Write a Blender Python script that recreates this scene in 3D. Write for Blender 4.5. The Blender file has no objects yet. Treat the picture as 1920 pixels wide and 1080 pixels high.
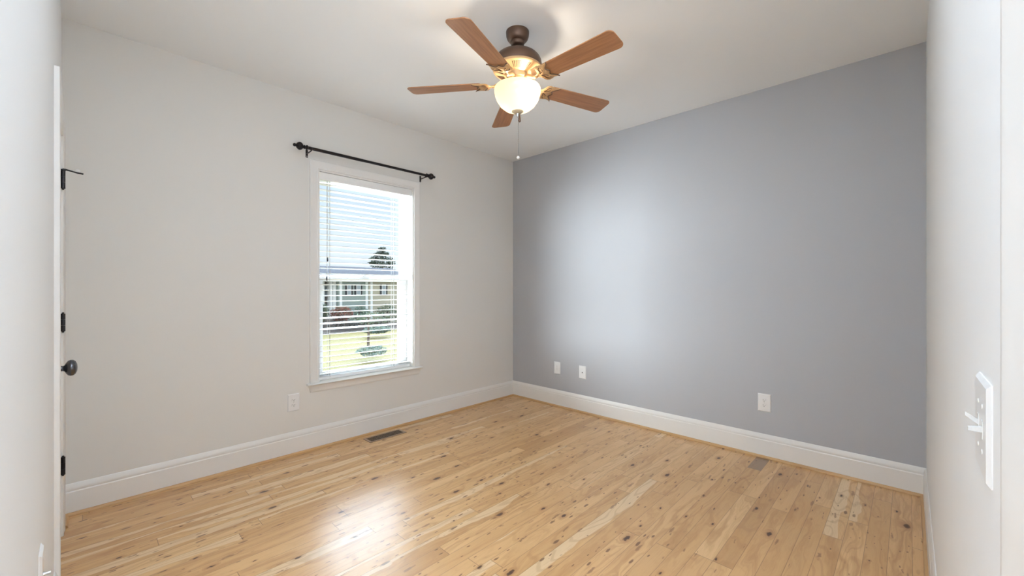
import bpy, bmesh, math, random
from mathutils import Vector, Matrix
PI = math.pi
random.seed(7)
S = bpy.context.scene
COL = S.collection

# ------------------------------------------------------------------ camera
F, CX, CY = 777.0, 960.0, 540.0                 # focal length / centre in pixels of 1920x1080
A = math.atan2(744, 777)
SA, CA = math.sin(A), math.cos(A)
EYE = 1.258
cam_d = bpy.data.cameras.new('camera'); cam = bpy.data.objects.new('camera', cam_d); COL.objects.link(cam)
cam.location = (0, 0, EYE); cam.rotation_euler = (PI/2, 0, math.atan2(SA, CA) - PI/2)
cam_d.sensor_width = 36.0; cam_d.lens = F / 1920 * 36; cam_d.clip_start = 0.02; cam_d.clip_end = 400
S.camera = cam

# ------------------------------------------------------------------ view / cycles settings
S.view_settings.view_transform = 'Standard'; S.view_settings.look = 'None'
S.view_settings.gamma = 1; S.view_settings.use_curve_mapping = False
S.view_settings.exposure = 0.12
cy = S.cycles
cy.use_denoising = True
try: cy.denoiser = 'OPENIMAGEDENOISE'
except Exception: pass
cy.max_bounces = 14; cy.diffuse_bounces = 8; cy.glossy_bounces = 5; cy.transparent_max_bounces = 16
cy.sample_clamp_indirect = 6.0; cy.caustics_reflective = False; cy.caustics_refractive = False

# ------------------------------------------------------------------ node helpers
class X:
    """a socket (or a number) with arithmetic that builds Math nodes"""
    def __init__(s, nt, v): s.nt, s.v = nt, v
    def _m(s, op, *o):
        n = s.nt.nodes.new('ShaderNodeMath'); n.operation = op
        for i, a in enumerate((s,) + o):
            a = a.v if isinstance(a, X) else a
            if isinstance(a, (int, float)): n.inputs[i].default_value = a
            else: s.nt.links.new(a, n.inputs[i])
        return X(s.nt, n.outputs[0])
    def __add__(s, o): return s._m('ADD', o)
    def __radd__(s, o): return s._m('ADD', o)
    def __sub__(s, o): return s._m('SUBTRACT', o)
    def __rsub__(s, o): return X(s.nt, o)._m('SUBTRACT', s)
    def __mul__(s, o): return s._m('MULTIPLY', o)
    def __rmul__(s, o): return s._m('MULTIPLY', o)
    def __truediv__(s, o): return s._m('DIVIDE', o)
    def floor(s): return s._m('FLOOR')
    def frac(s): return s._m('FRACT')
    def abs(s): return s._m('ABSOLUTE')
    def lt(s, o): return s._m('LESS_THAN', o)
    def gt(s, o): return s._m('GREATER_THAN', o)
    def mn(s, o): return s._m('MINIMUM', o)
    def mx(s, o): return s._m('MAXIMUM', o)
    def smooth(s, a, b):
        n = s.nt.nodes.new('ShaderNodeMapRange'); n.interpolation_type = 'SMOOTHSTEP'; n.clamp = True
        s.nt.links.new(s.v, n.inputs['Value'])
        for k, q in (('From Min', a), ('From Max', b)):
            if isinstance(q, X): s.nt.links.new(q.v, n.inputs[k])
            else: n.inputs[k].default_value = q
        return X(s.nt, n.outputs['Result'])

def mat(name, color=(.8,.8,.8), rough=.5, metal=0, spec=.5, coat=0, coat_rough=.1):
    m = bpy.data.materials.new(name); m.use_nodes = True
    b = m.node_tree.nodes['Principled BSDF']
    b.inputs['Base Color'].default_value = (*color, 1); b.inputs['Roughness'].default_value = rough
    b.inputs['Metallic'].default_value = metal; b.inputs['Specular IOR Level'].default_value = spec
    b.inputs['Coat Weight'].default_value = coat; b.inputs['Coat Roughness'].default_value = coat_rough
    return m
def bsdf(m): return m.node_tree.nodes['Principled BSDF']
def combine(nt, x, y, z):
    n = nt.nodes.new('ShaderNodeCombineXYZ')
    for i, a in enumerate((x, y, z)):
        if isinstance(a, X): nt.links.new(a.v, n.inputs[i])
        else: n.inputs[i].default_value = a
    return n.outputs[0]
def noise(nt, vec, scale=1, detail=2, rough=.5, dist=0):
    n = nt.nodes.new('ShaderNodeTexNoise'); n.inputs['Scale'].default_value = scale
    n.inputs['Detail'].default_value = detail; n.inputs['Roughness'].default_value = rough
    n.inputs['Distortion'].default_value = dist
    nt.links.new(vec, n.inputs['Vector']); return X(nt, n.outputs[0])
def white(nt, vec):
    n = nt.nodes.new('ShaderNodeTexWhiteNoise'); n.noise_dimensions = '3D'
    nt.links.new(vec, n.inputs['Vector'])
    sp = nt.nodes.new('ShaderNodeSeparateColor'); nt.links.new(n.outputs['Color'], sp.inputs[0])
    return [X(nt, sp.outputs[i]) for i in range(3)]
def mixc(nt, fac, a, b, mode='MIX'):
    n = nt.nodes.new('ShaderNodeMix'); n.data_type = 'RGBA'; n.blend_type = mode
    if isinstance(fac, X): nt.links.new(fac.v, n.inputs[0])
    else: n.inputs[0].default_value = fac
    for i, q in ((6, a), (7, b)):
        if isinstance(q, tuple): n.inputs[i].default_value = (*q, 1)
        else: nt.links.new(q, n.inputs[i])
    return n.outputs[2]
def ramp(nt, fac, stops):
    n = nt.nodes.new('ShaderNodeValToRGB'); e = n.color_ramp.elements
    while len(e) < len(stops): e.new(.5)
    for el, (p, c) in zip(e, stops): el.position = p; el.color = (*c, 1)
    nt.links.new(fac.v, n.inputs[0]); return n.outputs[0]
def objxyz(nt):
    t = nt.nodes.new('ShaderNodeTexCoord'); sp = nt.nodes.new('ShaderNodeSeparateXYZ')
    nt.links.new(t.outputs['Object'], sp.inputs[0])
    return t.outputs['Object'], [X(nt, sp.outputs[i]) for i in range(3)]

# ------------------------------------------------------------------ world: pale blue near the horizon, brighter higher up, plus an added glow out of view
w = bpy.data.worlds.new('sky'); S.world = w; w.use_nodes = True
nt = w.node_tree; bg = nt.nodes['Background']
tc = nt.nodes.new('ShaderNodeTexCoord'); sp = nt.nodes.new('ShaderNodeSeparateXYZ'); nt.links.new(tc.outputs['Generated'], sp.inputs[0])
zz = X(nt, sp.outputs[2])
SKY_HIGH = 2.6; GLOW = 40.0
base = ramp(nt, zz * .5 + .5, [(0, (.30,.30,.22)), (.495, (.45,.47,.45)), (.5, (.85,.92,1.0)), (.56, (.74,.87,1.0)), (.63, (.66,.82,1.0)), (1, (.66,.82,1.0))])
cl = noise(nt, tc.outputs['Generated'], 5, 4).smooth(.45, .75)
skyc = mixc(nt, cl * .35, base, (.95,.97,1.0))
nt.links.new(skyc, bg.inputs[0])
st = zz.smooth(.26, .45) * (SKY_HIGH - 1.0) + 1.0
dt = nt.nodes.new('ShaderNodeVectorMath'); dt.operation = 'DOT_PRODUCT'; nt.links.new(tc.outputs['Generated'], dt.inputs[0])
dt.inputs[1].default_value = Vector((.40, .72, .62)).normalized()          # added sky glow above the view, feeds the window glare on the floor
st = st + X(nt, dt.outputs['Value']).smooth(.86, .985) * zz.smooth(.25, .37) * GLOW
nt.links.new(st.v, bg.inputs[1])

def area(name, loc, target, sx, sy, power, color=(1,1,1), spread=PI):
    l = bpy.data.lights.new(name, 'AREA'); l.shape = 'RECTANGLE'; l.size = sx; l.size_y = sy; l.energy = power; l.color = color; l.spread = spread
    o = bpy.data.objects.new(name, l); COL.objects.link(o); o.location = loc
    o.rotation_euler = (Vector(target) - Vector(loc)).to_track_quat('-Z', 'Y').to_euler(); return o
area('hall_fill', (-.40, -.80, .70), (-.05, -.45, 2.74), 1.3, 1.3, 60, (.78,.89,1.0))  # added fill lamp behind the camera, aimed up at the ceiling
area('bounce_fill', (.10, .03, 1.62), (.02, -.06, 2.74), .35, .35, 140, (.78,.89,1.0), math.radians(130))  # added fill light above the camera, bounced off the ceiling; an assumed, unseen source
area('window_fill', (-1.0, 4.95, 1.40), (1.7325, 3.45, 1.34), 2.8, 2.2, 1500, (.84,.925,1.0))  # added light panel outside, left of the window and unseen, brightens the grey wall
sun_d = bpy.data.lights.new('sun', 'SUN'); sun_d.energy = .9; sun_d.angle = .01; sun_d.color = (1, .95, .86)
sun = bpy.data.objects.new('sun', sun_d); COL.objects.link(sun); sun.rotation_euler = Vector((.25, 1.0, -.9)).to_track_quat('-Z', 'Y').to_euler()
pw = area('window_portal', (1.7325, 3.60, 1.36), (1.7325, 0, 1.36), .9, 1.75, 1)
pw.data.cycles.is_portal = True
BULB = 4.2

# ------------------------------------------------------------------ mesh helpers
def box(bm, x0, x1, y0, y1, z0, z1, bevel=0, seg=2):
    vs = [bm.verts.new((x, y, z)) for x in (x0, x1) for y in (y0, y1) for z in (z0, z1)]
    fs = [bm.faces.new([vs[i] for i in q]) for q in ((0,1,3,2),(4,6,7,5),(0,4,5,1),(2,3,7,6),(0,2,6,4),(1,5,7,3))]
    if bevel:
        es = list({e for f in fs for e in f.edges})
        bmesh.ops.bevel(bm, geom=es, offset=bevel, segments=seg, affect='EDGES', profile=.5)
    return vs
def extrude_profile(bm, pts, p0, p1, fn):
    """pts: closed 2D outline; fn(a, d, z) -> world with a along the run from p0 to p1"""
    a = [bm.verts.new(fn(p0, d, z)) for d, z in pts]; b = [bm.verts.new(fn(p1, d, z)) for d, z in pts]
    n = len(pts)
    for i in range(n): bm.faces.new((a[i], a[(i+1) % n], b[(i+1) % n], b[i]))
    bm.faces.new(a[::-1]); bm.faces.new(b)
def sweep_frame(bm, prof, a0, a1, h0, h1, fn):
    """three sided casing around an opening; prof: (outward, depth) outline; fn(a, h, d) -> world"""
    rings = []
    for (a, h, sa, sh) in ((a0, h0, -1, 0), (a0, h1, -1, 1), (a1, h1, 1, 1), (a1, h0, 1, 0)):
        rings.append([bm.verts.new(fn(a + sa*o, h + sh*o, d)) for o, d in prof])
    n = len(prof)
    for r, q in zip(rings, rings[1:]):
        for i in range(n): bm.faces.new((r[i], r[(i+1) % n], q[(i+1) % n], q[i]))
    bm.faces.new(rings[0][::-1]); bm.faces.new(rings[-1])
def lathe(bm, prof, seg=32, M=None, flute=None):
    """prof: (radius, z) from bottom to top around local z"""
    M = M or Matrix()
    rings = []
    for r, z in prof:
        if r < 1e-5: rings.append([bm.verts.new(M @ Vector((0, 0, z)))]); continue
        ring = []
        for k in range(seg):
            t = 2*PI*k/seg; rr = r * (flute(t, z) if flute else 1)
            ring.append(bm.verts.new(M @ Vector((rr*math.cos(t), rr*math.sin(t), z))))
        rings.append(ring)
    for p, q in zip(rings, rings[1:]):
        for k in range(seg):
            k2 = (k+1) % seg
            if len(p) == 1 and len(q) == 1: continue
            if len(p) == 1: bm.faces.new((p[0], q[k2], q[k]))
            elif len(q) == 1: bm.faces.new((p[k], p[k2], q[0]))
            else: bm.faces.new((p[k], p[k2], q[k2], q[k]))
def tube(bm, pts, r, seg=10, radii=None):
    pts = [Vector(p) for p in pts]; rings = []
    for i, p in enumerate(pts):
        d = (pts[min(i+1, len(pts)-1)] - pts[max(i-1, 0)]).normalized()
        u = d.orthogonal().normalized() if i == 0 else (rings_u - d*rings_u.dot(d)).normalized()
        rings_u = u; v = d.cross(u); rr = radii[i] if radii else r
        rings.append([bm.verts.new(p + rr*(u*math.cos(2*PI*k/seg) + v*math.sin(2*PI*k/seg))) for k in range(seg)])
    for p, q in zip(rings, rings[1:]):
        for k in range(seg): bm.faces.new((p[k], p[(k+1) % seg], q[(k+1) % seg], q[k]))
    bm.faces.new(rings[0][::-1]); bm.faces.new(rings[-1])
def ball(bm, c, r, sub=2, sc=(1,1,1)):
    v = bmesh.ops.create_icosphere(bm, subdivisions=sub, radius=r)['verts']
    for q in v: q.co = Vector((q.co.x*sc[0], q.co.y*sc[1], q.co.z*sc[2])) + Vector(c)
def slab(bm, outline, z0, z1, fn=None):
    fn = fn or (lambda x, y, z: (x, y, z))
    a = [bm.verts.new(fn(x, y, z0)) for x, y in outline]; b = [bm.verts.new(fn(x, y, z1)) for x, y in outline]
    n = len(outline)
    for i in range(n): bm.faces.new((a[i], a[(i+1) % n], b[(i+1) % n], b[i]))
    bm.faces.new(a[::-1]); bm.faces.new(b)
def B(): return bmesh.new()
def obj(name, bm, m, parent=None, smooth=False, angle=35):
    bmesh.ops.recalc_face_normals(bm, faces=bm.faces[:])
    me = bpy.data.meshes.new(name); bm.to_mesh(me); bm.free()
    me.materials.append(m)
    if smooth:
        for p in me.polygons: p.use_smooth = True
        me.set_sharp_from_angle(angle=math.radians(angle))
    o = bpy.data.objects.new(name, me); COL.objects.link(o)
    if parent:
        o.parent = parent; o.matrix_parent_inverse = Matrix.Translation(-Vector(world_loc(parent)))
    return o
def world_loc(o):
    return o['_wl'] if '_wl' in o else tuple(o.location)
def thing(name, loc, label, cat, group=None):
    o = bpy.data.objects.new(name, None); COL.objects.link(o); o.location = loc; o.empty_display_size = .05
    if label: o['label'] = label; o['category'] = cat
    if group: o['group'] = group
    return o
def tag(o, label, cat, group=None):
    o['label'] = label; o['category'] = cat
    if group: o['group'] = group
    return o
def struct(o, label=None, cat=None):
    o['kind'] = 'structure'
    if label: o['label'] = label
    if cat: o['category'] = cat
    return o

# ------------------------------------------------------------------ materials
def paint(name, color, rough=.6, bump=.02):
    m = mat(name, color, rough, spec=.3); n = m.node_tree
    co, _ = objxyz(n); h = noise(n, co, 180, 3)
    bn = n.nodes.new('ShaderNodeBump'); bn.inputs['Strength'].default_value = bump; bn.inputs['Distance'].default_value = .003
    n.links.new(h.v, bn.inputs['Height']); n.links.new(bn.outputs[0], bsdf(m).inputs['Normal'])
    return m
M_WALL = paint('greige wall paint', (.73,.715,.685))
M_GRAY = paint('blue grey accent paint', (.43,.437,.46), .5)
M_WHITE = paint('white side wall paint', (.85,.87,.89))
M_CEIL = paint('flat white ceiling paint', (.86,.88,.895), .8, .03)
M_TRIM = mat('semi gloss white trim', (.80,.79,.77), .35)
M_VINYL = mat('white vinyl', (.86,.86,.86), .35)
M_PLATE = mat('white plastic', (.80,.80,.80), .35)
M_TOGGLE = mat('grey white toggle', (.66,.66,.66), .35)
M_SLOT = mat('dark slot', (.02,.02,.02), .6)
M_SLAT = mat('white faux wood slat', (.86,.86,.85), .4)
M_CORD = mat('grey cord', (.45,.45,.44), .8)
M_BLACK = mat('oil rubbed bronze black', (.018,.016,.017), .38, .4)
M_IRON = mat('dark bronze rod', (.022,.017,.018), .32, .6)
M_KNOB = mat('dark pewter knob', (.10,.10,.11), .25, .85)
M_BRONZE = mat('brown bronze fan metal', (.115,.065,.042), .38, .55)
M_GOLD = mat('aged bronze fan metal', (.58,.36,.175), .42, .25)
M_SCREW = mat('screw steel', (.6,.6,.6), .3, .9)

def wood_floor():
    m = mat('knotty cypress planks', rough=.3); n = m.node_tree; b = bsdf(m)
    co, (x, y, z) = objxyz(n)
    W = .083
    row = ((y + .012) / W).floor(); fy = ((y + .012) / W).frac()
    r1, r2, r3 = white(n, combine(n, row, 3.7, 1.3))
    L = r1 * .8 + .75
    xs = x / L + r2 * 9.0
    idx = xs.floor(); fx = xs.frac()
    p1, p2, p3 = white(n, combine(n, row, idx, 7.1))
    off = p1 * 37.0
    # warped plank coordinates
    wob = noise(n, combine(n, x*2.2, y*9 + off, off), 1, 3) - .5
    # knots: big ones and pin knots, strung along the grain
    def knots(sx, sy, seed, r0, r1_, dens, warp):
        vn = n.nodes.new('ShaderNodeTexVoronoi'); vn.voronoi_dimensions = '2D'; vn.feature = 'F1'; vn.inputs['Scale'].default_value = 1
        jit = noise(n, combine(n, x*40, y*40, seed), 1, 2) - .5
        n.links.new(combine(n, x*sx + jit*warp + seed, y*sy + jit*warp*.8 + off*.0, 0), vn.inputs['Vector'])
        sp = n.nodes.new('ShaderNodeSeparateColor'); n.links.new(vn.outputs['Color'], sp.inputs[0])
        d = X(n, vn.outputs['Distance']); c1, c2 = X(n, sp.outputs[0]), X(n, sp.outputs[1])
        on = c2.lt(dens)
        rad = c1*c1*r1_ + r0
        return d, rad, on
    d, rad, on = knots(3.6, 8.0, 3.1, .028, .095, .48, .12)
    k1 = (1 - (d / rad).smooth(.60, 1.0)) * on
    halo = (1 - (d / rad).smooth(.7, 3.2)) * on
    core = (1 - (d / rad).smooth(.15, .75)) * on
    clus = noise(n, combine(n, x*1.1, y*2.0, 4.4), 1, 2).smooth(.42, .56)
    d2, rad2, on2 = knots(7.5, 24, 9.7, .07, .15, .46, .22)
    k2 = (1 - (d2 / rad2).smooth(.55, 1.05)) * on2 * clus
    d3, rad3, on3 = knots(3.6, 18, 15.2, .05, .13, .50, .40)
    k3 = (1 - (d3 / rad3).smooth(.5, 1.1)) * on3
    d4, rad4, on4 = knots(13, 34, 21.4, .07, .11, .26, .3)
    k4 = (1 - (d4 / rad4).smooth(.5, 1.1)) * on4 * noise(n, combine(n, x*.8, y*3.0, 11.4), 1, 2).smooth(.50, .62)
    # grain, bent round the knots; cathedral figure in about half of the planks
    g1 = noise(n, combine(n, x*1.3, y*26 + wob*7 + halo*1.3 + off, off), 1, 5, .62)
    g2 = noise(n, combine(n, x*7, y*210 + off, off), 1, 3, .6)
    fig = noise(n, combine(n, x*1.1 + off, y*5.5 + halo*.25, off), 1, 2, .5, .3)
    ringv = (fig * 85.0 + halo*3)._m('SINE')
    tone = ramp(n, p2, [(0, (.47,.26,.105)), (.08, (.57,.335,.145)), (.5, (.63,.378,.172)), (.9, (.67,.415,.195)), (1, (.70,.455,.228))])
    c = mixc(n, g1.smooth(.40, .72)*.62, tone, (.385,.19,.066))
    # pale sapwood streaks in some planks
    sap = (fy + wob*1.5 + (p3 - .5)*1.3).smooth(.93, .96) * p1.gt(.68)
    c = mixc(n, sap*.8, c, (.74,.55,.335))
    c = mixc(n, ringv.smooth(.35, 1.0)*p3.smooth(.3, .6)*.30, c, (.36,.18,.07))
    c = mixc(n, g2.smooth(.48, .75)*.20, c, (.33,.175,.07))
    c = mixc(n, halo*halo*.55, c, (.34,.155,.055))
    c = mixc(n, k4*.75, c, (.15,.06,.025))
    c = mixc(n, k3*.75, c, (.24,.115,.05))
    c = mixc(n, k2*.88, c, (.15,.065,.027))
    c = mixc(n, k1*.94, c, (.10,.04,.017))
    c = mixc(n, core*.65, c, (.04,.022,.018))
    # one dark grey-brown end piece by the grey wall
    dk = row._m('COMPARE', math.floor((.745 + .012)/W), .1) * x.gt(3.24)
    c = mixc(n, dk*.75, c, (.15,.10,.075))
    # seams
    e = .012
    seam = (1 - fy.smooth(0, .024)).mx(fy.smooth(.982, 1.0)*.8)
    fe = fx.mn(1 - fx) * L
    endj = 1 - fe.smooth(.0004, .0022)
    sm = seam.mx(endj)
    c = mixc(n, sm*.72, c, (.13,.065,.025))
    n.links.new(c, b.inputs['Base Color'])
    rg = noise(n, co, 3, 4)*.08 + .30 + k1*.1
    n.links.new(rg.v, b.inputs['Roughness'])
    b.inputs['Specular IOR Level'].default_value = .4
    b.inputs['Coat Weight'].default_value = .35; b.inputs['Coat Roughness'].default_value = .24
    bn = n.nodes.new('ShaderNodeBump'); bn.inputs['Strength'].default_value = .25; bn.inputs['Distance'].default_value = .002
    hh = 0 - sm + g2*.05 + noise(n, combine(n, x*2, y*6, row), 1, 2)*.5
    n.links.new(hh.v, bn.inputs['Height']); n.links.new(bn.outputs[0], b.inputs['Normal'])
    return m
M_FLOOR = wood_floor()

def simple_wood(name, c0, c1, axis=0, rough=.4, coat=0):
    m = mat(name, rough=rough, coat=coat); n = m.node_tree
    co, p = objxyz(n)
    sc = [60, 60, 60]; sc[axis] = 3
    g = noise(n, combine(n, p[0]*sc[0], p[1]*sc[1], p[2]*sc[2]), 1, 4, .6)
    n.links.new(mixc(n, g.smooth(.3, .7), c0, c1), bsdf(m).inputs['Base Color']); return m
M_SHOE_X = simple_wood('honey shoe moulding along x', (.52,.32,.145), (.42,.24,.10), 0)
M_SHOE_Y = simple_wood('honey shoe moulding along y', (.52,.32,.145), (.42,.24,.10), 1)
M_BLADE = simple_wood('walnut fan blade', (.40,.19,.085), (.27,.12,.05), 0, .42)

# ------------------------------------------------------------------ room
XL, XR, YF, YB, H = -.067, 3.522, -.076, 3.356, 2.740
WX0, WX1, WZ0, WZ1 = 1.300, 2.165, .520, 2.190        # window opening
WALL_T = .17
bm = B(); box(bm, -2.4, XR + .2, -2.6, YB + WALL_T, -.12, 0); struct(obj('floor', bm, M_FLOOR))
bm = B(); box(bm, -2.4, XR + .2, -2.6, YB + WALL_T, H, H + .12); struct(obj('ceiling', bm, M_CEIL))
bm = B()
box(bm, -2.4, WX0, YB, YB + WALL_T, 0, H); box(bm, WX1, XR + .2, YB, YB + WALL_T, 0, H)
box(bm, WX0, WX1, YB, YB + WALL_T, 0, WZ0 - .012); box(bm, WX0, WX1, YB, YB + WALL_T, WZ1, H)
struct(obj('wall_back', bm, M_WALL))
bm = B(); box(bm, XR, XR + .2, -2.6, YB, 0, H); struct(obj('wall_right', bm, M_GRAY))
DY0, DY1, DZ = 2.451, 3.089, 2.022                     # closet door opening in the left wall
bm = B()
box(bm, XL - .12, XL - .05, .70, YB, 0, H)
box(bm, XL - .05, XL, .70, DY0, 0, H); box(bm, XL - .05, XL, DY1, YB, 0, H); box(bm, XL - .05, XL, DY0, DY1, DZ, H)
box(bm, -2.4, XL - .12, .70, .80, 0, H)
struct(obj('wall_left', bm, M_WHITE))
DX = .480                                              # jamb of the entry doorway in the front wall
bm = B(); box(bm, DX, XR, YF - .12, YF, 0, H); struct(obj('wall_front', bm, M_WHITE))
bm = B(); box(bm, 1.3, 1.42, -2.6, YF - .12, 0, H); box(bm, -2.4, 1.3, -2.6, -2.5, 0, H); box(bm, -2.4, -2.3, -2.5, .70, 0, H)
struct(obj('wall_hall', bm, M_WHITE))

fn_back = lambda a, d, z: (a, YB - d, z)
fn_right = lambda a, d, z: (XR - d, a, z)
fn_left = lambda a, d, z: (XL + d, a, z)
fn_front = lambda a, d, z: (a, YF + d, z)
BASE = [(0,.004),(.0135,.004),(.0135,.128),(.0105,.134),(.0120,.140),(.0120,.150),(.0085,.158),(.0065,.168),(.0030,.174),(0,.174)]
SHOE = [(0,0),(.027,0),(.0265,.006),(.0245,.012),(.0205,.016),(.0135,.018),(0,.018)]
for side, fn, a0, a1, ms in (('back', fn_back, XL, XR, M_SHOE_X), ('right', fn_right, YF, YB, M_SHOE_Y), ('front', fn_front, .574, XR, M_SHOE_X)):
    bm = B(); extrude_profile(bm, BASE, a0, a1, fn); struct(obj('baseboard_' + side, bm, M_TRIM, smooth=True, angle=25))
CW = .089                                              # casing width
bm = B(); extrude_profile(bm, BASE, .80, DY0 - CW - .004, fn_left); extrude_profile(bm, BASE, DY1 + CW + .004, YB, fn_left)
struct(obj('baseboard_left', bm, M_TRIM, smooth=True, angle=25))
for i, (fn, runs, ms) in enumerate(((fn_back, [(XL, XR)], M_SHOE_X), (fn_right, [(YF, YB)], M_SHOE_Y), (fn_front, [(.574, XR)], M_SHOE_X), (fn_left, [(.8, DY0 - CW - .004), (DY1 + CW + .004, YB)], M_SHOE_Y))):
    bm = B()
    for a0, a1 in runs: extrude_profile(bm, SHOE, a0, a1, fn)
    struct(obj('trim_%d' % (i+1), bm, ms, smooth=True, angle=50))

# ------------------------------------------------------------------ closet door on the left wall
CASE = [(.006,0),(.006,.010),(.012,.0135),(.020,.0105),(.030,.0115),(.060,.0145),(.074,.0175),(.084,.0175),(.089,.0150),(.089,0)]
d1 = struct(thing('door_1', (XL, DY0, 0), None, None))
bm = B(); sweep_frame(bm, CASE, DY0, DY1, 0, DZ, lambda a, h, d: (XL + d, a, h)); obj('casing', bm, M_TRIM, d1, True, 30)
bm = B()
box(bm, XL - .040, XL - .004, DY0 + .004, DY1 - .004, .012, DZ - .004, .002, 1)
for z0, z1 in ((.20, .86), (1.02, 1.86)):
    box(bm, XL - .006, XL - .001, DY0 + .12, DY1 - .12, z0, z1, .004, 2)
obj('door_leaf', bm, M_TRIM, d1, True, 30)
HY = DY1 - .004
for z in (1.805, 1.084, .360):
    bm = B()
    box(bm, XL - .003, XL + .0025, HY - .018, HY + .016, z - .0445, z + .0445, .001, 1)
    for k in range(3):
        zz0 = z - .0445 + k*.0298
        tube(bm, [(XL + .0105, HY, zz0), (XL + .0105, HY, zz0 + .0288)], .0085, 14)
    ball(bm, (XL + .0105, HY, z + .047), .0055, 1); ball(bm, (XL + .0105, HY, z - .047), .0055, 1)
    hg = obj('hinge', bm, M_BLACK, d1, True, 40)
    if z > 1.7:
        bm = B()
        tube(bm, [(XL + .0105, HY, z + .050), (XL + .020, HY - .002, z + .052), (XL + .042, HY - .006, z + .047), (XL + .060, HY - .01, z + .042), (XL + .082, HY - .012, z + .040)], .0035, 8, [.007,.0045,.0035,.004,.0042])
        box(bm, XL + .002, XL + .020, HY - .007, HY + .007, z + .046, z + .053, .001, 1)
        ds = obj('door_stop', bm, M_BLACK, d1, True, 50); ds['label'] = 'black hinge pin stop'
        bm = B(); ball(bm, (XL + .062, HY - .008, z + .053), .0105, 2, (1, 1, .8)); obj('bumper', bm, M_VINYL, ds, True)['label'] = 'white rubber bumper'
KY, KZ = DY0 + .068, .926
MX = Matrix.Translation((XL - .002, KY, KZ)) @ Matrix.Rotation(PI/2, 4, 'Y')
bm = B()
lathe(bm, [(0,.012),(.0125,.012),(.0115,.016),(.0105,.022),(.013,.027),(.022,.031),(.030,.037),(.0335,.044),(.0325,.052),(.026,.059),(.014,.0635),(0,.0645)], 32, MX)
kn = obj('knob', bm, M_KNOB, d1, True, 60)
bm = B(); lathe(bm, [(.031,-.002),(.031,.006),(.027,.010),(.0135,.0125),(0,.0125)], 32, MX); obj('rosette', bm, M_KNOB, kn, True, 40)

# ------------------------------------------------------------------ entry doorway casing in the front wall (right edge of the view)
d2 = struct(thing('door_2', (DX, YF, 0), None, None))
bm = B()
extrude_profile(bm, [(o, d) for o, d in CASE], 0, 2.115, lambda h, o, d: (DX + o, YF + d, h)); obj('casing', bm, M_TRIM, d2, True, 30)
bm = B(); box(bm, DX - .018, DX, YF - .12, YF, 0, 2.04, .001, 1); box(bm, DX - .030, DX - .018, YF - .075, YF - .040, 0, 2.03, .001, 1); obj('jamb', bm, M_TRIM, d2)

# ------------------------------------------------------------------ window
W1 = struct(thing('window_1', ((WX0+WX1)/2, YB, WZ0), None, None))
fw = lambda a, h, d: (a, YB - d, h)
WC = [(.002,0),(.002,.009),(.008,.013),(.014,.010),(.022,.011),(.044,.0145),(.054,.0185),(.062,.0185),(.066,.0155),(.066,0)]
bm = B(); sweep_frame(bm, WC, WX0, WX1, WZ0 - .004, WZ1, fw); obj('casing', bm, M_TRIM, W1, True, 30)
bm = B()                                                # jamb liner
YO = YB + WALL_T
box(bm, WX0, WX0 + .010, YB - .002, YO, WZ0, WZ1); box(bm, WX1 - .010, WX1, YB - .002, YO, WZ0, WZ1); box(bm, WX0 + .010, WX1 - .010, YB - .002, YO, WZ1 - .010, WZ1)
obj('jamb', bm, M_TRIM, W1)
bm = B()                                                # stool with rounded nose and horns
st_prof = [(0,0)]
pts = [(-.13,.518),(-.13,.502),(.030,.502),(.038,.504),(.043,.510),(.038,.516),(.030,.518)]
extrude_profile(bm, [p for p in pts if True], 1.212, 2.250, lambda a, d, z: (a, YB - d if d > 0 else YB - .0005, z))
box(bm, WX0, WX1, YB - .001, YO + .02, .502, .5195)
obj('stool', bm, M_TRIM, W1, True, 40)
bm = B()
ap = [(0,.502),(.016,.502),(.016,.486),(.0125,.481),(.0125,.458),(.0095,.450),(.006,.446),(0,.446)]
a_ = [bm.verts.new((1.226 + (.502 - z)*.25, YB - d, z)) for d, z in ap]; b_ = [bm.verts.new((2.238 - (.502 - z)*.25, YB - d, z)) for d, z in ap]
for i in range(len(ap)): bm.faces.new((a_[i], a_[(i+1) % len(ap)], b_[(i+1) % len(ap)], b_[i]))
bm.faces.new(a_[::-1]); bm.faces.new(b_)
obj('apron', bm, M_TRIM, W1, True, 40)
def sash(name, y0, y1, gx0, gx1, gz0, gz1, x0, x1, z0, z1):
    bm = B()
    for q in ((x0, gx0, z0, z1), (gx1, x1, z0, z1), (gx0, gx1, z0, gz0), (gx0, gx1, gz1, z1)):
        box(bm, q[0], q[1], y0, y1, q[2], q[3], .003, 2)
    o = obj(name, bm, M_VINYL, W1, True, 40)
    bm = B(); ym = (y0 + y1)/2; box(bm, gx0 - .004, gx1 + .004, ym - .003, ym + .003, gz0 - .004, gz1 + .004)
    obj('glass_pane', bm, M_GLASS, o)
    return o
M_GLASS = bpy.data.materials.new('window glass'); M_GLASS.use_nodes = True
n = M_GLASS.node_tree; n.nodes.remove(n.nodes['Principled BSDF'])
tr = n.nodes.new('ShaderNodeBsdfTransparent'); tr.inputs[0].default_value = (.97,.985,.98,1)
gl = n.nodes.new('ShaderNodeBsdfGlossy'); gl.inputs['Roughness'].default_value = .01
lw = n.nodes.new('ShaderNodeLayerWeight'); lw.inputs[0].default_value = .5; mx = n.nodes.new('ShaderNodeMixShader')
fr = X(n, lw.outputs['Facing'])._m('POWER', 5) * .6 + .03
n.links.new(fr.v, mx.inputs[0]); n.links.new(tr.outputs[0], mx.inputs[1]); n.links.new(gl.outputs[0], mx.inputs[2])
n.links.new(mx.outputs[0], n.nodes['Material Output'].inputs[0])
sash('lower_sash', 3.450, 3.482, 1.374, 2.072, .574, 1.314, WX0 + .010, WX1 - .010, .520, 1.352)
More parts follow.
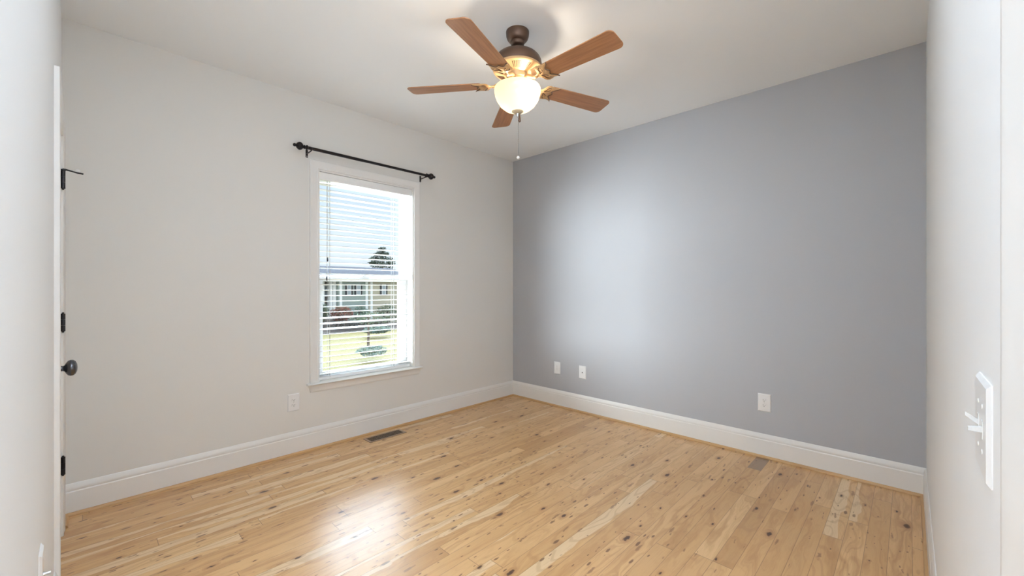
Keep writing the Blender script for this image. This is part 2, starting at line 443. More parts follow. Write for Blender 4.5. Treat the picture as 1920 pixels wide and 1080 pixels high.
sash('upper_sash', 3.488, 3.520, 1.352, 2.112, 1.368, 2.130, WX0 + .010, WX1 - .010, 1.322, WZ1 - .010)
bm = B(); box(bm, 1.69, 1.775, 3.436, 3.452, 1.350, 1.362, .003, 2); tube(bm, [(1.715, 3.444, 1.360), (1.715, 3.444, 1.368), (1.745, 3.438, 1.370)], .005, 8)
obj('sash_lock', bm, M_VINYL, W1, True, 40)

# ------------------------------------------------------------------ blind
BY = 3.412
bl = thing('window_blind', (1.7325, BY, WZ1 - .010), 'white horizontal slat blind lowered and open inside the window', 'blind')
bm = B(); box(bm, WX0 + .0102, WX1 - .0102, 3.362, 3.374, 2.118, 2.1775, .003, 2); obj('valance', bm, M_SLAT, bl, True, 40)
bm = B(); box(bm, WX0 + .016, WX1 - .016, 3.386, 3.440, 2.128, 2.178, .002, 1); obj('headrail', bm, M_SLAT, bl)
bm = B()
N_SL = 35; PITCH = .0449; Z0 = .566
for k in range(N_SL):
    z = Z0 + k*PITCH
    if z > 2.115: break
    tilt = math.radians(5 + random.uniform(-1, 1))
    if k in (8, 9, 10): tilt = math.radians(-9)
    pr = []
    for s_ in (0, 1):
        row_ = []
        for j in range(5):
            t = -.025 + .0125*j; crown = .0022*(1 - (t/.025)**2)
            row_.append((t*math.cos(tilt), -t*math.sin(tilt) + crown + (.0014 if s_ else -.0014)))
        pr += row_ if s_ == 0 else row_[::-1]
    extrude_profile(bm, pr, WX0 + .015, WX1 - .015, lambda a, d, q: (a, BY + d, z + q))
obj('slats', bm, M_SLAT, bl, True, 40)
bm = B(); box(bm, WX0 + .015, WX1 - .015, BY - .026, BY + .026, .5205, .544, .004, 2); obj('bottom_rail', bm, M_SLAT, bl, True, 40)
for x in (1.405, 1.985):
    bm = B()
    for y in (BY - .027, BY + .027): tube(bm, [(x, y, .54), (x, y, 2.13)], .0011, 6)
    for k in range(N_SL): tube(bm, [(x + .002, BY - .027, Z0 + k*PITCH - .003), (x + .002, BY + .027, Z0 + k*PITCH - .003)], .0006, 4)
    tube(bm, [(x + .006, BY, .54), (x + .006, BY, 2.13)], .0011, 6)
    obj('ladder_cord', bm, M_CORD, bl)
for x, zb in ((1.383, 1.505), (1.376, 1.352)):
    bm = B(); tube(bm, [(x, BY - .032, zb), (x, BY - .032, 2.13)], .0011, 6)
    pc = obj('pull_cord', bm, M_CORD, bl)
    bm = B(); lathe(bm, [(0,-.034),(.0045,-.034),(.0065,-.025),(.0050,-.008),(.0025,0),(0,0)], 12, Matrix.Translation((x, BY - .032, zb))); t_ = obj('tassel', bm, M_KNOB, pc, True); t_['label'] = 'small dark cord tassel'

# ------------------------------------------------------------------ curtain rod
RY, RZ = 3.262, 2.312
rod = thing('curtain_rod', (1.7155, RY, RZ), 'dark bronze curtain rod with fluted ball finials above the window', 'curtain rod')
bm = B(); tube(bm, [(1.165, RY, RZ), (1.62, RY, RZ)], .0122, 18); tube(bm, [(1.60, RY, RZ), (2.278, RY, RZ)], .0110, 18); obj('pole', bm, M_IRON, rod, True, 40)
FIN = [(0,-.004),(.013,-.004),(.0185,.000),(.0185,.006),(.012,.009),(.011,.016),(.0155,.020),(.0155,.024),(.010,.028),(.012,.031),(.024,.037),(.0315,.047),(.0330,.055),(.0315,.063),(.0250,.072),(.0175,.078),(.0115,.081),(.0115,.085),(.0140,.090),(.0130,.097),(.0080,.103),(0,.105)]
def flute(t, z): return 1 - (.07*(.5 + .5*math.cos(12*t)) if .034 < z < .076 else 0)
for x, sgn in ((1.184, -1), (2.247, 1)):
    M = Matrix.Translation((x, RY, RZ)) @ Matrix.Rotation(sgn*PI/2, 4, 'Y')
    bm = B(); lathe(bm, [(r*(.90 if q > .03 else 1), q*.96) for r, q in FIN], 48, M, flute); obj('finial', bm, M_IRON, rod, True, 50)
for x in (1.214, 2.243):
    bm = B()
    box(bm, x - .009, x + .009, YB - .003, YB, RZ - .048, RZ + .012, .0015, 1)
    tube(bm, [(x, YB - .002, RZ - .018), (x, YB - .035, RZ - .019), (x, RY + .012, RZ - .017), (x, RY, RZ - .0135)], .0045, 8)
    tube(bm, [(x, RY + .016, RZ + .004), (x, RY + .013, RZ - .008), (x, RY + .004, RZ - .014), (x, RY - .006, RZ - .0135), (x, RY - .013, RZ - .006), (x, RY - .015, RZ + .003)], .004, 8)
    br = obj('bracket', bm, M_IRON, rod, True, 50)
    bm = B(); ball(bm, (x, YB - .004, RZ - .038), .0035, 1, (1, .5, 1)); obj('screw', bm, M_SCREW, br, True)

# ------------------------------------------------------------------ ceiling fan
FX, FY = 1.757, 1.638
fan = thing('ceiling_fan', (FX, FY, H), 'brown five blade ceiling fan with lit frosted glass bowl', 'ceiling fan')
T = lambda z=0: Matrix.Translation((FX, FY, z))
bm = B(); lathe(bm, [(0,2.662),(.030,2.662),(.037,2.666),(.041,2.676),(.040,2.684),(.050,2.688),(.060,2.700),(.0655,2.716),(.067,2.732),(.067,H),(0,H)], 40, T()); obj('canopy', bm, M_BRONZE, fan, True, 40)
bm = B(); lathe(bm, [(.0135,2.60),(.0135,2.675)], 20, T()); lathe(bm, [(.022,2.612),(.022,2.628),(.0135,2.634)], 20, T()); obj('downrod', bm, M_BRONZE, fan, True, 40)
bm = B()
lathe(bm, [(.1395,2.528),(.1405,2.536),(.1405,2.552),(.1385,2.566),(.1310,2.582),(.1170,2.597),(.0980,2.607),(.0750,2.612),(.0500,2.615),(.0220,2.618),(0,2.618)], 56, T())
mh = obj('motor_housing', bm, M_BRONZE, fan, True, 40)
bm = B()                                               # lower ring and ribbed cone, lit from the bowl
lathe(bm, [(0,2.462),(.056,2.462),(.062,2.466),(.064,2.474),(.066,2.490),(.072,2.494),(.126,2.509),(.1345,2.510),(.1420,2.515),(.1420,2.524),(.1395,2.528)], 56, T())
obj('lower_housing', bm, M_GOLD, mh, True, 30)
for q in range(5):                                      # vent slots between ribs
    bm = B()
    for k in range(-5, 6):
        t = math.radians(-17.84 + 36 + 72*q) + k*math.radians(4.9)
        u = Vector((math.cos(t), math.sin(t), 0)); v = Vector((-math.sin(t), math.cos(t), 0))
        P = []
        lo = .080 + .0010*abs(k)
        for r, wd in ((lo, .0016), (.1265, .0028)):
            zc = 2.494 + (r - .072)/(.126 - .072)*.015
            for e in (-1, 1):
                for dz in (-.0016, .004): P.append(Vector((FX, FY, zc + dz)) + u*r + v*wd*e)
        vs = [bm.verts.new(p) for p in P]
        for f in ((0,1,3,2),(4,6,7,5),(0,4,5,1),(2,3,7,6),(0,2,6,4),(1,5,7,3)): bm.faces.new([vs[i] for i in f])
    obj('vent_slots', bm, M_BRONZE, mh)
bm = B(); lathe(bm, [(0,2.418),(.050,2.418),(.058,2.422),(.060,2.430),(.056,2.436),(.047,2.440),(.047,2.452),(.056,2.456),(.060,2.464),(0,2.464)], 40, T()); obj('light_fitter', bm, M_GOLD, fan, True, 40)
# blades
BZ = 2.440
def blade_outline():
    R0, R1, w0, w1, rc = .205, .650, .056, .067, .030
    pts = []
    for (cx, cy, a0) in ((R1 - rc, w1 - rc, 90), (R1 - rc, -(w1 - rc), 0)):
        for k in range(7):
            a = math.radians(a0 - 90*k/6); pts.append((cx + rc*math.cos(a), cy + rc*math.sin(a)))
    pts += [(R0 + .012, -w0), (R0 + .003, -w0*.75), (R0, -w0*.3), (R0, w0*.3), (R0 + .003, w0*.75), (R0 + .012, w0)]
    return pts
IRON = [(.118,.010),(.140,.009),(.158,.014),(.168,.026),(.172,.044),(.180,.056),(.194,.062),(.212,.060),(.228,.055),(.246,.058),(.258,.064),(.250,.050),(.236,.038),(.226,.028),(.224,.018),(.232,.008),(.238,0)]
def scroll_iron(bm):
    """flat scalloped blade iron with a hub arm; local x outward"""
    slab(bm, IRON + [(x, -y) for x, y in IRON[-2::-1]], -.0085, -.0035)
    tube(bm, [(.050, 0, .024), (.085, 0, .020), (.110, 0, .006), (.128, 0, -.004), (.150, 0, -.0075)], .010, 10, [.012,.010,.010,.010,.008])
    for x, y in ((.205, .040), (.205, -.040), (.222, 0)): ball(bm, (x, y, -.0095), .0055, 1, (1, 1, .6))
def iron_edging(bm):
    """dark raised edging and the scroll openings"""
    E_ = IRON[10:]
    tube(bm, [(x + .001, y, -.0085) for x, y in E_] + [(x + .001, -y, -.0085) for x, y in E_[-2::-1]], .0024, 6)
    for s_ in (-1, 1):
        tube(bm, [(.178, .014*s_, -.009), (.186, .022*s_, -.009), (.186, .034*s_, -.009), (.192, .045*s_, -.009), (.202, .050*s_, -.009)], .0022, 6)
        tube(bm, [(.176, .008*s_, -.009), (.192, .012*s_, -.009), (.204, .022*s_, -.009), (.206, .030*s_, -.009)], .002, 6)
ol = blade_outline(); PITCHB = math.radians(10)
for k in range(5):
    th = math.radians(-17.84 + 72*k)
    R = T(BZ) @ Matrix.Rotation(th, 4, 'Z')
    Rp = R @ Matrix.Rotation(-PITCHB, 4, 'X')
    bl_ = bpy.data.objects.new('blade', None)
    bm = B(); slab(bm, ol, -.003, .003); me = bpy.data.meshes.new('blade')
    bmesh.ops.recalc_face_normals(bm, faces=bm.faces[:])
    bmesh.ops.bevel(bm, geom=[e for e in bm.edges if abs(e.verts[0].co.z - e.verts[1].co.z) < 1e-6], offset=.0015, segments=1, affect='EDGES')
    bm.to_mesh(me); bm.free(); me.materials.append(M_BLADE)
    bpy.data.objects.remove(bl_)
    b_o = bpy.data.objects.new('blade', me); COL.objects.link(b_o); b_o.parent = fan
    b_o.matrix_parent_inverse = Matrix.Translation((-FX, -FY, -H)); b_o.matrix_basis = Rp
    bm = B(); scroll_iron(bm)
    bmesh.ops.recalc_face_normals(bm, faces=bm.faces[:]); me = bpy.data.meshes.new('blade_iron'); bm.to_mesh(me); bm.free(); me.materials.append(M_GOLD)
    for p in me.polygons: p.use_smooth = True
    i_o = bpy.data.objects.new('blade_iron', me); COL.objects.link(i_o); i_o.parent = b_o
    bm = B(); iron_edging(bm)
    bmesh.ops.recalc_face_normals(bm, faces=bm.faces[:]); me = bpy.data.meshes.new('iron_edging'); bm.to_mesh(me); bm.free(); me.materials.append(M_BRONZE)
    i_o = bpy.data.objects.new('iron_edging', me); COL.objects.link(i_o); i_o.parent = b_o
M_CHAIN = mat('brass grey chain', (.26,.24,.22), .4, .6)
# bowl
M_BOWL = bpy.data.materials.new('frosted alabaster glass'); M_BOWL.use_nodes = True
n = M_BOWL.node_tree; pb = n.nodes['Principled BSDF']; n.nodes.remove(pb)
tl = n.nodes.new('ShaderNodeBsdfTranslucent'); tl.inputs[0].default_value = (.215,.185,.125,1)
df = n.nodes.new('ShaderNodeBsdfDiffuse'); df.inputs[0].default_value = (.52,.47,.36,1)
gs = n.nodes.new('ShaderNodeBsdfGlossy'); gs.inputs['Roughness'].default_value = .12
em = n.nodes.new('ShaderNodeEmission'); em.inputs[0].default_value = (1,.80,.52,1); em.inputs[1].default_value = .10
m1 = n.nodes.new('ShaderNodeMixShader'); m1.inputs[0].default_value = .35
m2 = n.nodes.new('ShaderNodeMixShader'); m2.inputs[0].default_value = .05
ad = n.nodes.new('ShaderNodeAddShader')
n.links.new(tl.outputs[0], m1.inputs[1]); n.links.new(df.outputs[0], m1.inputs[2]); n.links.new(m1.outputs[0], m2.inputs[1]); n.links.new(gs.outputs[0], m2.inputs[2])
n.links.new(m2.outputs[0], ad.inputs[0]); n.links.new(em.outputs[0], ad.inputs[1]); n.links.new(ad.outputs[0], n.nodes['Material Output'].inputs[0])
bm = B(); lathe(bm, [(0,2.278),(.020,2.279),(.048,2.284),(.076,2.296),(.101,2.317),(.1200,2.345),(.1310,2.374),(.1345,2.396),(.1340,2.408),(.1305,2.416),(.1270,2.415)], 56, T())
bowl = obj('light_bowl', bm, M_BOWL, fan, True, 80); bowl['label'] = 'lit frosted cream glass bowl'
bm = B(); lathe(bm, [(0,2.268),(.016,2.269),(.026,2.273),(.034,2.2795),(.034,2.2805),(0,2.2805)], 28, T()); obj('bottom_cap', bm, mat('pale gold cap', (.62,.52,.36), .4, .2), bowl, True, 60)
bm = B(); lathe(bm, [(0,2.246),(.0035,2.247),(.0055,2.252),(.0045,2.257),(.006,2.261),(.0085,2.265),(.0085,2.269),(0,2.269)], 20, T()); obj('finial', bm, M_SCREW, bowl, True, 60)
bm = B(); lathe(bm, [(.005,2.277),(.005,2.42)], 10, T()); obj('centre_stem', bm, M_GOLD, bowl)
rv = Vector((SA, -CA, 0))                              # sideways as seen from the doorway
for dx, zb, kind in ((.012, 2.262, 'fob'), (.0035, 2.020, 'ball')):
    p = Vector((FX, FY, 0)) + rv*dx - Vector((CA, SA, 0))*.006
    bm = B(); tube(bm, [(p.x, p.y, zb), (p.x, p.y, 2.268)], .0012, 6)
    ns = int((2.268 - zb)/.012)
    for j in range(ns): ball(bm, (p.x, p.y, zb + j*.012), .0019, 1)
    ch = obj('pull_chain', bm, M_CHAIN, fan, True)
    bm = B()
    if kind == 'fob':
        lathe(bm, [(0,-.046),(.005,-.045),(.0075,-.038),(.0065,-.024),(.0040,-.010),(.0025,0),(0,0)], 16, Matrix.Translation((p.x, p.y, zb)))
        obj('fob', bm, M_BRONZE, ch, True)['label'] = 'brown teardrop fob'
    else:
        ball(bm, (p.x, p.y, zb - .009), .0095, 3)
        obj('bead', bm, M_PLATE, ch, True)['label'] = 'clear white bead'
for k, (dx, dy) in enumerate(((.062, -.035), (-.035, .045))):
    v = rv*dx*1.0 + Vector((CA, SA, 0))*dy
    l = bpy.data.lights.new('bulb', 'POINT'); l.energy = BULB; l.color = (1.0, .87, .70); l.shadow_soft_size = .022
    o = bpy.data.objects.new('bulb_light', l); COL.objects.link(o); o.location = (FX + v.x, FY + v.y, 2.365)

# ------------------------------------------------------------------ wall plates
def plate_mesh(bm, wd, ht, fn, t=.006):
    a = [(-wd/2, -ht/2), (wd/2, -ht/2), (wd/2, ht/2), (-wd/2, ht/2)]
    rings = []
    for ins, d in ((0, 0), (0, .0015), (.0055, t), (.5, t)):
        rings.append([bm.verts.new(fn(x - math.copysign(min(ins, abs(x)*.999), x), z - math.copysign(min(ins, abs(z)*.999), z), d)) for x, z in a])
    for p, q in zip(rings, rings[1:]):
        for i in range(4): bm.faces.new((p[i], p[(i+1) % 4], q[(i+1) % 4], q[i]))
    bm.faces.new(rings[-1]); bm.faces.new(rings[0][::-1])
def disc(bm, cx, cz, r, d0, d1, fn, flat=None, seg=20):
    pts = []
    for k in range(seg):
        t = 2*PI*k/seg; px, pz = r*math.cos(t), r*math.sin(t)
        if flat: pz = max(-flat, min(flat, pz))
        pts.append((cx + px, cz + pz))
    slab(bm, pts, d0, d1, lambda x, z, d: fn(x, z, d))
def rect(bm, cx, cz, w_, h_, d0, d1, fn):
    slab(bm, [(cx - w_/2, cz - h_/2), (cx + w_/2, cz - h_/2), (cx + w_/2, cz + h_/2), (cx - w_/2, cz + h_/2)], d0, d1, lambda x, z, d: fn(x, z, d))
def outlet(name, loc, fn, label, cat, kind, wd=.084, ht=.130, group=None):
    o = thing(name, loc, label, cat, group)
    bm = B(); plate_mesh(bm, wd, ht, fn); obj('cover_plate', bm, M_PLATE, o)
    if kind == 'duplex':
        for s_ in (-1, 1):
            cz = s_*.0195
            bm = B(); disc(bm, 0, cz, .0172, .003, .0085, fn, .0142); rc = obj('receptacle', bm, M_PLATE, o)
            bm = B()
            rect(bm, -.0064, cz + .003, .0022, .0085, .0080, .0089, fn); rect(bm, .0064, cz + .003, .0022, .0070, .0080, .0089, fn); disc(bm, 0, cz - .0065, .0026, .0080, .0089, fn)
            obj('slots', bm, M_SLOT, rc)
        bm = B(); disc(bm, 0, 0, .003, .005, .0072, fn); obj('screw', bm, M_SCREW, o)
    elif kind == 'jack':
        bm = B(); rect(bm, 0, -.004, .018, .020, .005, .0075, fn); j = obj('jack', bm, M_PLATE, o)
        bm = B(); slab(bm, [(-.005, .003), (-.0025, -.010), (.0025, -.010), (.005, .003)], .0068, .0079, lambda x, z, d: fn(x, z, d)); obj('port', bm, M_SLOT, j)
        for s_ in (-1, 1):
            bm = B(); disc(bm, 0, s_*.042, .003, .005, .0070, fn); obj('screw', bm, M_PLATE, o)
    elif kind == 'blank':
        bm = B(); rect(bm, 0, 0, .033, .067, .005, .0070, fn); j = obj('insert', bm, M_PLATE, o)
        bm = B(); rect(bm, 0, .019, .014, .006, .0065, .0076, fn); rect(bm, 0, -.010, .004, .030, .0065, .0076, fn); obj('face_detail', bm, mat('pale grey plastic', (.62,.62,.60), .5), j)
    elif kind == 'coax':
        bm = B(); disc(bm, 0, 0, .0058, .005, .008, fn, None, 6); disc(bm, 0, 0, .0042, .007, .019, fn)
        obj('connector', bm, M_SCREW, o)['label'] = 'grey metal threaded stub'
        for s_ in (-1, 1):
            bm = B(); disc(bm, 0, s_*.042, .003, .005, .0070, fn); obj('screw', bm, M_PLATE, o)
    return o
def fnb(cx, cz): return lambda x, z, d: (cx + x, YB - d, cz + z)
def fnr(cy_, cz): return lambda x, z, d: (XR - d, cy_ - x, cz + z)
def fnl(cy_, cz): return lambda x, z, d: (XL + d, cy_ + x, cz + z)
def fnf(cx, cz): return lambda x, z, d: (cx - x, YF + d, cz + z)
outlet('electrical_outlet', (1.119, YB, .394), fnb(1.119, .394), 'white duplex outlet on the beige wall left of the window', 'outlet', 'duplex')
outlet('wall_plate', (XR, 2.704, .408), fnr(2.704, .408), 'plain white wall plate on the grey wall, nearest the room corner', 'wall plate', 'blank', .082, .130)
outlet('phone_jack', (XR, 2.384, .406), fnr(2.384, .406), 'white jack plate with one small dark port on the grey wall', 'jack plate', 'jack', .082, .130)
outlet('electrical_outlet', (XR, .775, .406), fnr(.775, .406), 'white duplex outlet low on the right half of the grey wall', 'outlet', 'duplex', .085, .131)
outlet('cable_jack', (XL, 1.533, .556), fnl(1.533, .556), 'white plate with a grey metal stub low on the left white wall', 'jack plate', 'coax', .076, .124)
# double switch on the front wall
fs = fnf(.852, 1.070)
sw = thing('light_switch', (.852, YF, 1.070), 'white double toggle switch plate on the near right wall', 'light switch')
bm = B(); plate_mesh(bm, .126, .130, fs, .0055); obj('cover_plate', bm, M_PLATE, sw)
for cx_, up in ((-.021, 1), (.021, 0)):
    bm = B(); rect(bm, cx_, 0, .0105, .025, .005, .0062, fs)
    dz = .010 if up else -.001
    pts = [(-.0036, -.0036, .005), (.0036, -.0036, .005), (.0036, .0036, .005), (-.0036, .0036, .005)]
    pts2 = [(-.0028, -.0024 + dz, .0185), (.0028, -.0024 + dz, .0185), (.0028, .0024 + dz, .0185), (-.0028, .0024 + dz, .0185)]
    a_ = [bm.verts.new(fs(cx_ + x, z, d)) for x, z, d in pts]; b_ = [bm.verts.new(fs(cx_ + x, z, d)) for x, z, d in pts2]
    for i in range(4): bm.faces.new((a_[i], a_[(i+1) % 4], b_[(i+1) % 4], b_[i]))
    bm.faces.new(a_[::-1]); bm.faces.new(b_)
    obj('toggle', bm, M_TOGGLE, sw)
    for s_ in (-1, 1):
        bm = B(); disc(bm, cx_, s_*.030, .0030, .005, .0063, fs); obj('screw', bm, M_PLATE, sw)

# ------------------------------------------------------------------ floor register
rg = thing('floor_register', (1.80, 3.214, 0), 'brown metal floor vent in the wood floor below the window', 'floor vent')
M_REG = mat('brown register metal', (.20,.13,.085), .4, .4)
bm = B(); x0, x1, y0, y1 = 1.632, 1.972, 3.154, 3.276
for q in ((x0, x1, y0, y0 + .016), (x0, x1, y1 - .016, y1), (x0, x0 + .020, y0 + .016, y1 - .016), (x1 - .020, x1, y0 + .016, y1 - .016)):
    box(bm, q[0], q[1], q[2], q[3], 0, .005, .0012, 1)
obj('frame', bm, mat('tan register frame', (.36,.25,.17), .4, .3), rg)
bm = B()
for k in range(22):
    xx = x0 + .024 + k*(x1 - x0 - .048)/21
    box(bm, xx - .0018, xx + .0018, y0 + .016, y1 - .016, .0005, .004)
for yy in (y0 + .046, y0 + .076): box(bm, x0 + .02, x1 - .02, yy - .002, yy + .002, .0005, .0042)
obj('grille', bm, M_REG, rg)
bm = B(); box(bm, x0 + .018, x1 - .018, y0 + .014, y1 - .014, .0002, .0008); obj('duct_opening', bm, M_SLOT, rg)

# ------------------------------------------------------------------ outdoors
GZ = -1.0
def at(u, v, y):
    """point seen at pixel (u, v) in the vertical plane at depth y"""
    r = u - CX; dx, dy = r*SA + F*CA, -r*CA + F*SA; t = y/dy
    return Vector((dx*t, y, EYE - (v - CY)*t))
def lawn_mat():
    m = mat('dry lawn', rough=.9, spec=.1); n = m.node_tree; co, p = objxyz(n)
    a = noise(n, co, .35, 4); b2 = noise(n, co, 9, 4)
    c = mixc(n, a.smooth(.35, .65), (.195,.155,.06), (.165,.14,.052)); c = mixc(n, b2.smooth(.4, .7)*.5, c, (.205,.165,.075))
    n.links.new(c, bsdf(m).inputs['Base Color']); return m
bm = B(); box(bm, -40, 70, YB + WALL_T + .05, 110, GZ - .2, GZ); struct(obj('ground_lawn', bm, lawn_mat()))
bm = B()
pl = [at(600, 600, 22.0), at(735, 600, 22.0)]
box(bm, pl[0].x - 3, pl[1].x + 4, 20.6, 24.2, GZ, GZ + .04); struct(obj('ground_mulch', bm, mat('dark mulch bed', (.075,.055,.045), .95)))

def siding(name, color):
    m = mat(name, color, .7, spec=.2); n = m.node_tree; co, p = objxyz(n)
    h = (p[2] / .16).frac(); bn = n.nodes.new('ShaderNodeBump'); bn.inputs['Strength'].default_value = .8; bn.inputs['Distance'].default_value = .02
    n.links.new(h.v, bn.inputs['Height']); n.links.new(bn.outputs[0], bsdf(m).inputs['Normal']); return m
M_SAGE = siding('sage green siding', (.30,.345,.32)); M_TAN = siding('tan siding', (.46,.42,.33)); M_DARK = siding('dark taupe siding', (.20,.185,.175))  # taupe is the darkest siding colour, used on the porch
M_ROOF = mat('grey shingles', (.10,.10,.11), .95, spec=0); M_SHUT = mat('dark shutter', (.03,.03,.035), .5); M_HTRIM = mat('white house trim', (.75,.75,.74), .5)
M_HGL = mat('house window glass', (.30,.34,.37), .1)
def house(label, u0, u1, y, depth, m, eave_v, ridge_h, wins, trims, gable=False, zbase=GZ, eave=None):
    p0, p1 = at(u0, eave_v, y), at(u1, eave_v, y); ez = eave if eave is not None else (p0.z + p1.z)/2
    h = thing('house', ((p0.x + p1.x)/2, y, zbase), label, 'house')
    bm = B(); box(bm, p0.x, p1.x, y, y + depth, zbase, ez); obj('walls', bm, m, h)
    bm = B(); o = .35
    ym = y + depth/2
    if gable:                                           # ridge runs away from us
        xm = (p0.x + p1.x)/2
        slab(bm, [(p0.x - o, ez - .05), (xm, ez + ridge_h), (p1.x + o, ez - .05), (p1.x + o, ez + .12), (xm, ez + ridge_h + .17), (p0.x - o, ez + .12)], y - o, y + depth, lambda x, z, d: (x, d, z))
        rf = obj('roof', bm, M_ROOF, h)
        bm = B(); slab(bm, [(p0.x, ez), (p1.x, ez), (xm, ez + ridge_h)], y + .02, y + .2, lambda x, z, d: (x, d, z)); obj('gable', bm, m, rf)
        bm = B(); slab(bm, [(p0.x - o, ez - .05), (xm, ez + ridge_h), (p1.x + o, ez - .05), (p1.x + o, ez - .22), (xm, ez + ridge_h - .2), (p0.x - o, ez - .22)], y - o - .05, y - o, lambda x, z, d: (x, d, z)); obj('rake_board', bm, M_HTRIM, rf)
    else:
        slab(bm, [(y - o, ez - .02), (ym, ez + ridge_h), (y + depth + o, ez - .02), (y + depth + o, ez + .12), (ym, ez + ridge_h + .14), (y - o, ez + .12)], p0.x + .003, p1.x - .003, lambda yy, z, d: (d, yy, z))
        rf = obj('roof', bm, M_ROOF, h)
        bm = B(); box(bm, p0.x + .02, p1.x - .02, y - o - .04, y - o, ez - .10, ez + .12); obj('fascia', bm, M_HTRIM, rf)
    for uw, v0, v1, wd in wins:
        c0, c1 = at(uw, v0, y), at(uw, v1, y)
        bm = B(); box(bm, c0.x - wd/2, c0.x + wd/2, y - .06, y + .02, c1.z, c0.z); wn = obj('window', bm, M_HTRIM, h)
        bm = B()
        zm = (c0.z + c1.z)/2
        box(bm, c0.x - wd/2 + .03, c0.x + wd/2 - .03, y - .075, y - .05, c1.z + .03, zm - .02); box(bm, c0.x - wd/2 + .03, c0.x + wd/2 - .03, y - .075, y - .05, zm + .02, c0.z - .03); obj('pane', bm, M_HGL, wn)
        for s_ in (-1, 1):
            bm = B(); xs_ = c0.x + s_*(wd/2 + .055); box(bm, xs_ - .05, xs_ + .05, y - .06, y + .01, c1.z, c0.z); obj('shutter', bm, M_SHUT, wn)
    for ut in trims:
        c0 = at(ut, 540, y); bm = B(); box(bm, c0.x - .07, c0.x + .07, y - .06, y + .1, zbase, ez); obj('corner_board', bm, M_HTRIM, h)
    return h, p0, p1, ez
h1, p0, p1, ez = house('sage green house with white trim and dark shutters seen through the window', 634, 691, 24.0, 8, M_SAGE, 521, .72, [(654, 533, 553, .24), (671.5, 533, 553, .26)], [638.5, 687])
# its recessed porch to the left
hp = thing('porch', (at(617, 540, 24.6).x, 24.6, GZ), 'dark grey porch with white posts left of the sage house', 'porch')
a0, a1 = at(570, 521, 24.6), Vector((p0.x, 0, 0))
bm = B(); box(bm, a0.x, a1.x - .2, 25.2, 31.8, GZ, ez); obj('walls', bm, M_DARK, hp)
bm = B(); slab(bm, [(23.65, ez - .02), (28, ez + .72), (32.35, ez - .02), (32.35, ez + .12), (28, ez + .86), (23.65, ez + .12)], a0.x - .3, a1.x - .2, lambda yy, z, d: (min(d + .19, p0.x) if d > 9 else d, yy, z)); obj('roof', bm, M_ROOF, hp)
bm = B(); box(bm, a0.x, a1.x - .2, 24.1, 25.2, GZ, GZ + .45); obj('deck', bm, M_DARK, hp)
for ut in (604, 619, 626):
    c0 = at(ut, 540, 24.3); bm = B(); box(bm, c0.x - .09, c0.x + .09, 24.2, 24.38, GZ + .45, ez); obj('post', bm, M_HTRIM, hp)
c0, c1 = at(608, 535, 25.2), at(608, 556, 25.2)
bm = B(); box(bm, c0.x - .2, c0.x + .2, 25.12, 25.21, c1.z, c0.z); wn = obj('window', bm, M_HTRIM, hp)
bm = B(); box(bm, c0.x - .15, c0.x + .15, 25.10, 25.13, c1.z + .05, c0.z - .05); obj('pane', bm, M_HGL, wn)
house('tan house wing with shuttered window, right of the sage house', 691.3, 790, 24.0, 8, M_TAN, 521, .72, [(719, 533, 553, .28)], [696], eave=ez)

def leaf_mat(name, c0, c1):
    m = mat(name, rough=.7, spec=.2); n = m.node_tree; co, p = objxyz(n)
    g = noise(n, co, 9, 3); n.links.new(mixc(n, g.smooth(.35, .65), c0, c1), bsdf(m).inputs['Base Color']); return m
M_RED = leaf_mat('reddish leaves', (.28,.09,.075), (.16,.13,.08)); M_GRN = leaf_mat('dull green leaves', (.085,.12,.08), (.16,.17,.10)); M_BLU = leaf_mat('blue green leaves', (.12,.19,.17), (.20,.22,.15))
M_PINE = leaf_mat('dark pine needles', (.035,.055,.035), (.06,.075,.045)); M_BARK = mat('bark', (.12,.09,.07), .9); M_DKR = leaf_mat('dark hedge leaves', (.07,.065,.06), (.12,.10,.09))
def leaves(bm, c, rx, ry, rz, n_, size, shell=.35):
    for _ in range(n_):
        d = Vector((random.gauss(0, 1), random.gauss(0, 1), random.gauss(0, 1))).normalized()*(shell + (1 - shell)*random.random()**.5)
        p = Vector((c[0] + d.x*rx, c[1] + d.y*ry, c[2] + d.z*rz))
        a = Vector((random.gauss(0, 1), random.gauss(0, 1), random.gauss(0, 1))).normalized(); b = a.orthogonal().normalized()
        s_ = size*random.uniform(.6, 1.3)
        bm.faces.new([bm.verts.new(p + q) for q in (a*s_, b*s_*.5, -a*s_, -b*s_*.5)])
def shrub(name, label, cat, u, v0, v1, du, y, m, n_=500, size=.07, group=None, ry=.42):
    top, bot, l, r = at(u, v0, y), at(u, v1, y), at(u - du, v0, y), at(u + du, v0, y)
    rx = (r.x - l.x)/2; zb = max(GZ, bot.z); h = top.z - zb
    t = thing(name, (top.x, y, zb), label, cat, group)
    bm = B(); leaves(bm, (top.x, y, zb + h*.52), rx, min(rx, ry), h*.48, n_, size); obj('foliage', bm, m, t)
    bm = B()
    for k in range(4):
        q = random.uniform(-.5, .5)*rx; tube(bm, [(top.x + q*.2, y, zb), (top.x + q, y + random.uniform(-.2, .2), zb + h*.7)], .03, 6)
    obj('stems', bm, M_BARK, t)
    return t
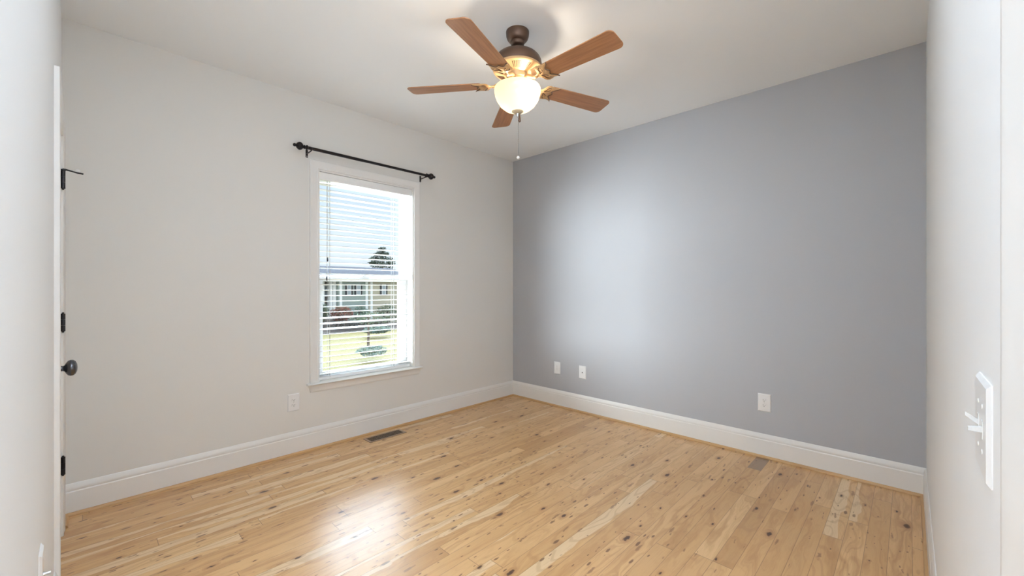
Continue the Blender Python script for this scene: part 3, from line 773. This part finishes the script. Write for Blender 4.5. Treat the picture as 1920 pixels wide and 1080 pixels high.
shrub('shrub', 'reddish brown shrub in front of the porch', 'shrub', 640, 574, 604, 22, 22.9, M_RED, 900)
shrub('shrub', 'blue green shrub in front of the sage house', 'shrub', 677, 572, 606, 13, 22.9, M_BLU, 700)
shrub('shrub', 'dull green shrub at the left edge of the window view', 'shrub', 605, 568, 604, 11, 22.9, M_GRN, 600)
shrub('shrub', 'olive shrub before the tan house wing', 'shrub', 725, 570, 606, 22, 22.9, M_GRN, 600)
shrub('hedge', 'low dark hedge along the mulch bed', 'hedge', 668, 600, 613, 52, 21.2, M_DKR, 1500)
shrub('shrub', 'low spreading green shrub on the lawn edge', 'shrub', 708, 612, 625, 27, 17.5, M_BLU, 800)
shrub('shrub', 'low blue green plant around the sapling on the lawn', 'shrub', 697, 648, 668, 26, 12.0, M_BLU, 600, .05)
sp_ = thing('sapling', (at(690, 660, 13.2).x, 13.2, GZ), 'thin young tree trunk standing on the lawn', 'tree')
c0 = at(690, 622, 13.2)
bm = B(); tube(bm, [(c0.x, 13.2, GZ), (c0.x + .02, 13.2, c0.z), (c0.x, 13.2, c0.z + .5)], .04, 8, [.05,.04,.02]); obj('trunk', bm, M_BARK, sp_)
bm = B(); leaves(bm, (c0.x + .1, 13.2, c0.z + .45), .7, .5, .22, 250, .06); obj('foliage', bm, M_GRN, sp_)
tr_ = at(716, 500, 42); 
pt = thing('pine_tree', (tr_.x, 42, GZ), 'dark pine tree rising behind the grey roof', 'tree')
bm = B(); tube(bm, [(tr_.x, 42, GZ), (tr_.x + .1, 42, at(716, 470, 42).z)], .2, 8, [.25, .06]); obj('trunk', bm, M_BARK, pt)
bm = B()
for (u, v, r) in ((717, 467, .45), (715, 473, .55), (722, 476, .45), (708, 478, .5), (716, 482, .8), (702, 486, .6), (729, 486, .6), (716, 490, .9), (734, 492, .5), (698, 493, .4), (708, 497, .8), (726, 498, .8)):
    c = at(u, v, 42 + random.uniform(-.5, .5)); leaves(bm, c, r, r, r*.5, 120, .15, .1)
obj('foliage', bm, M_PINE, pt)
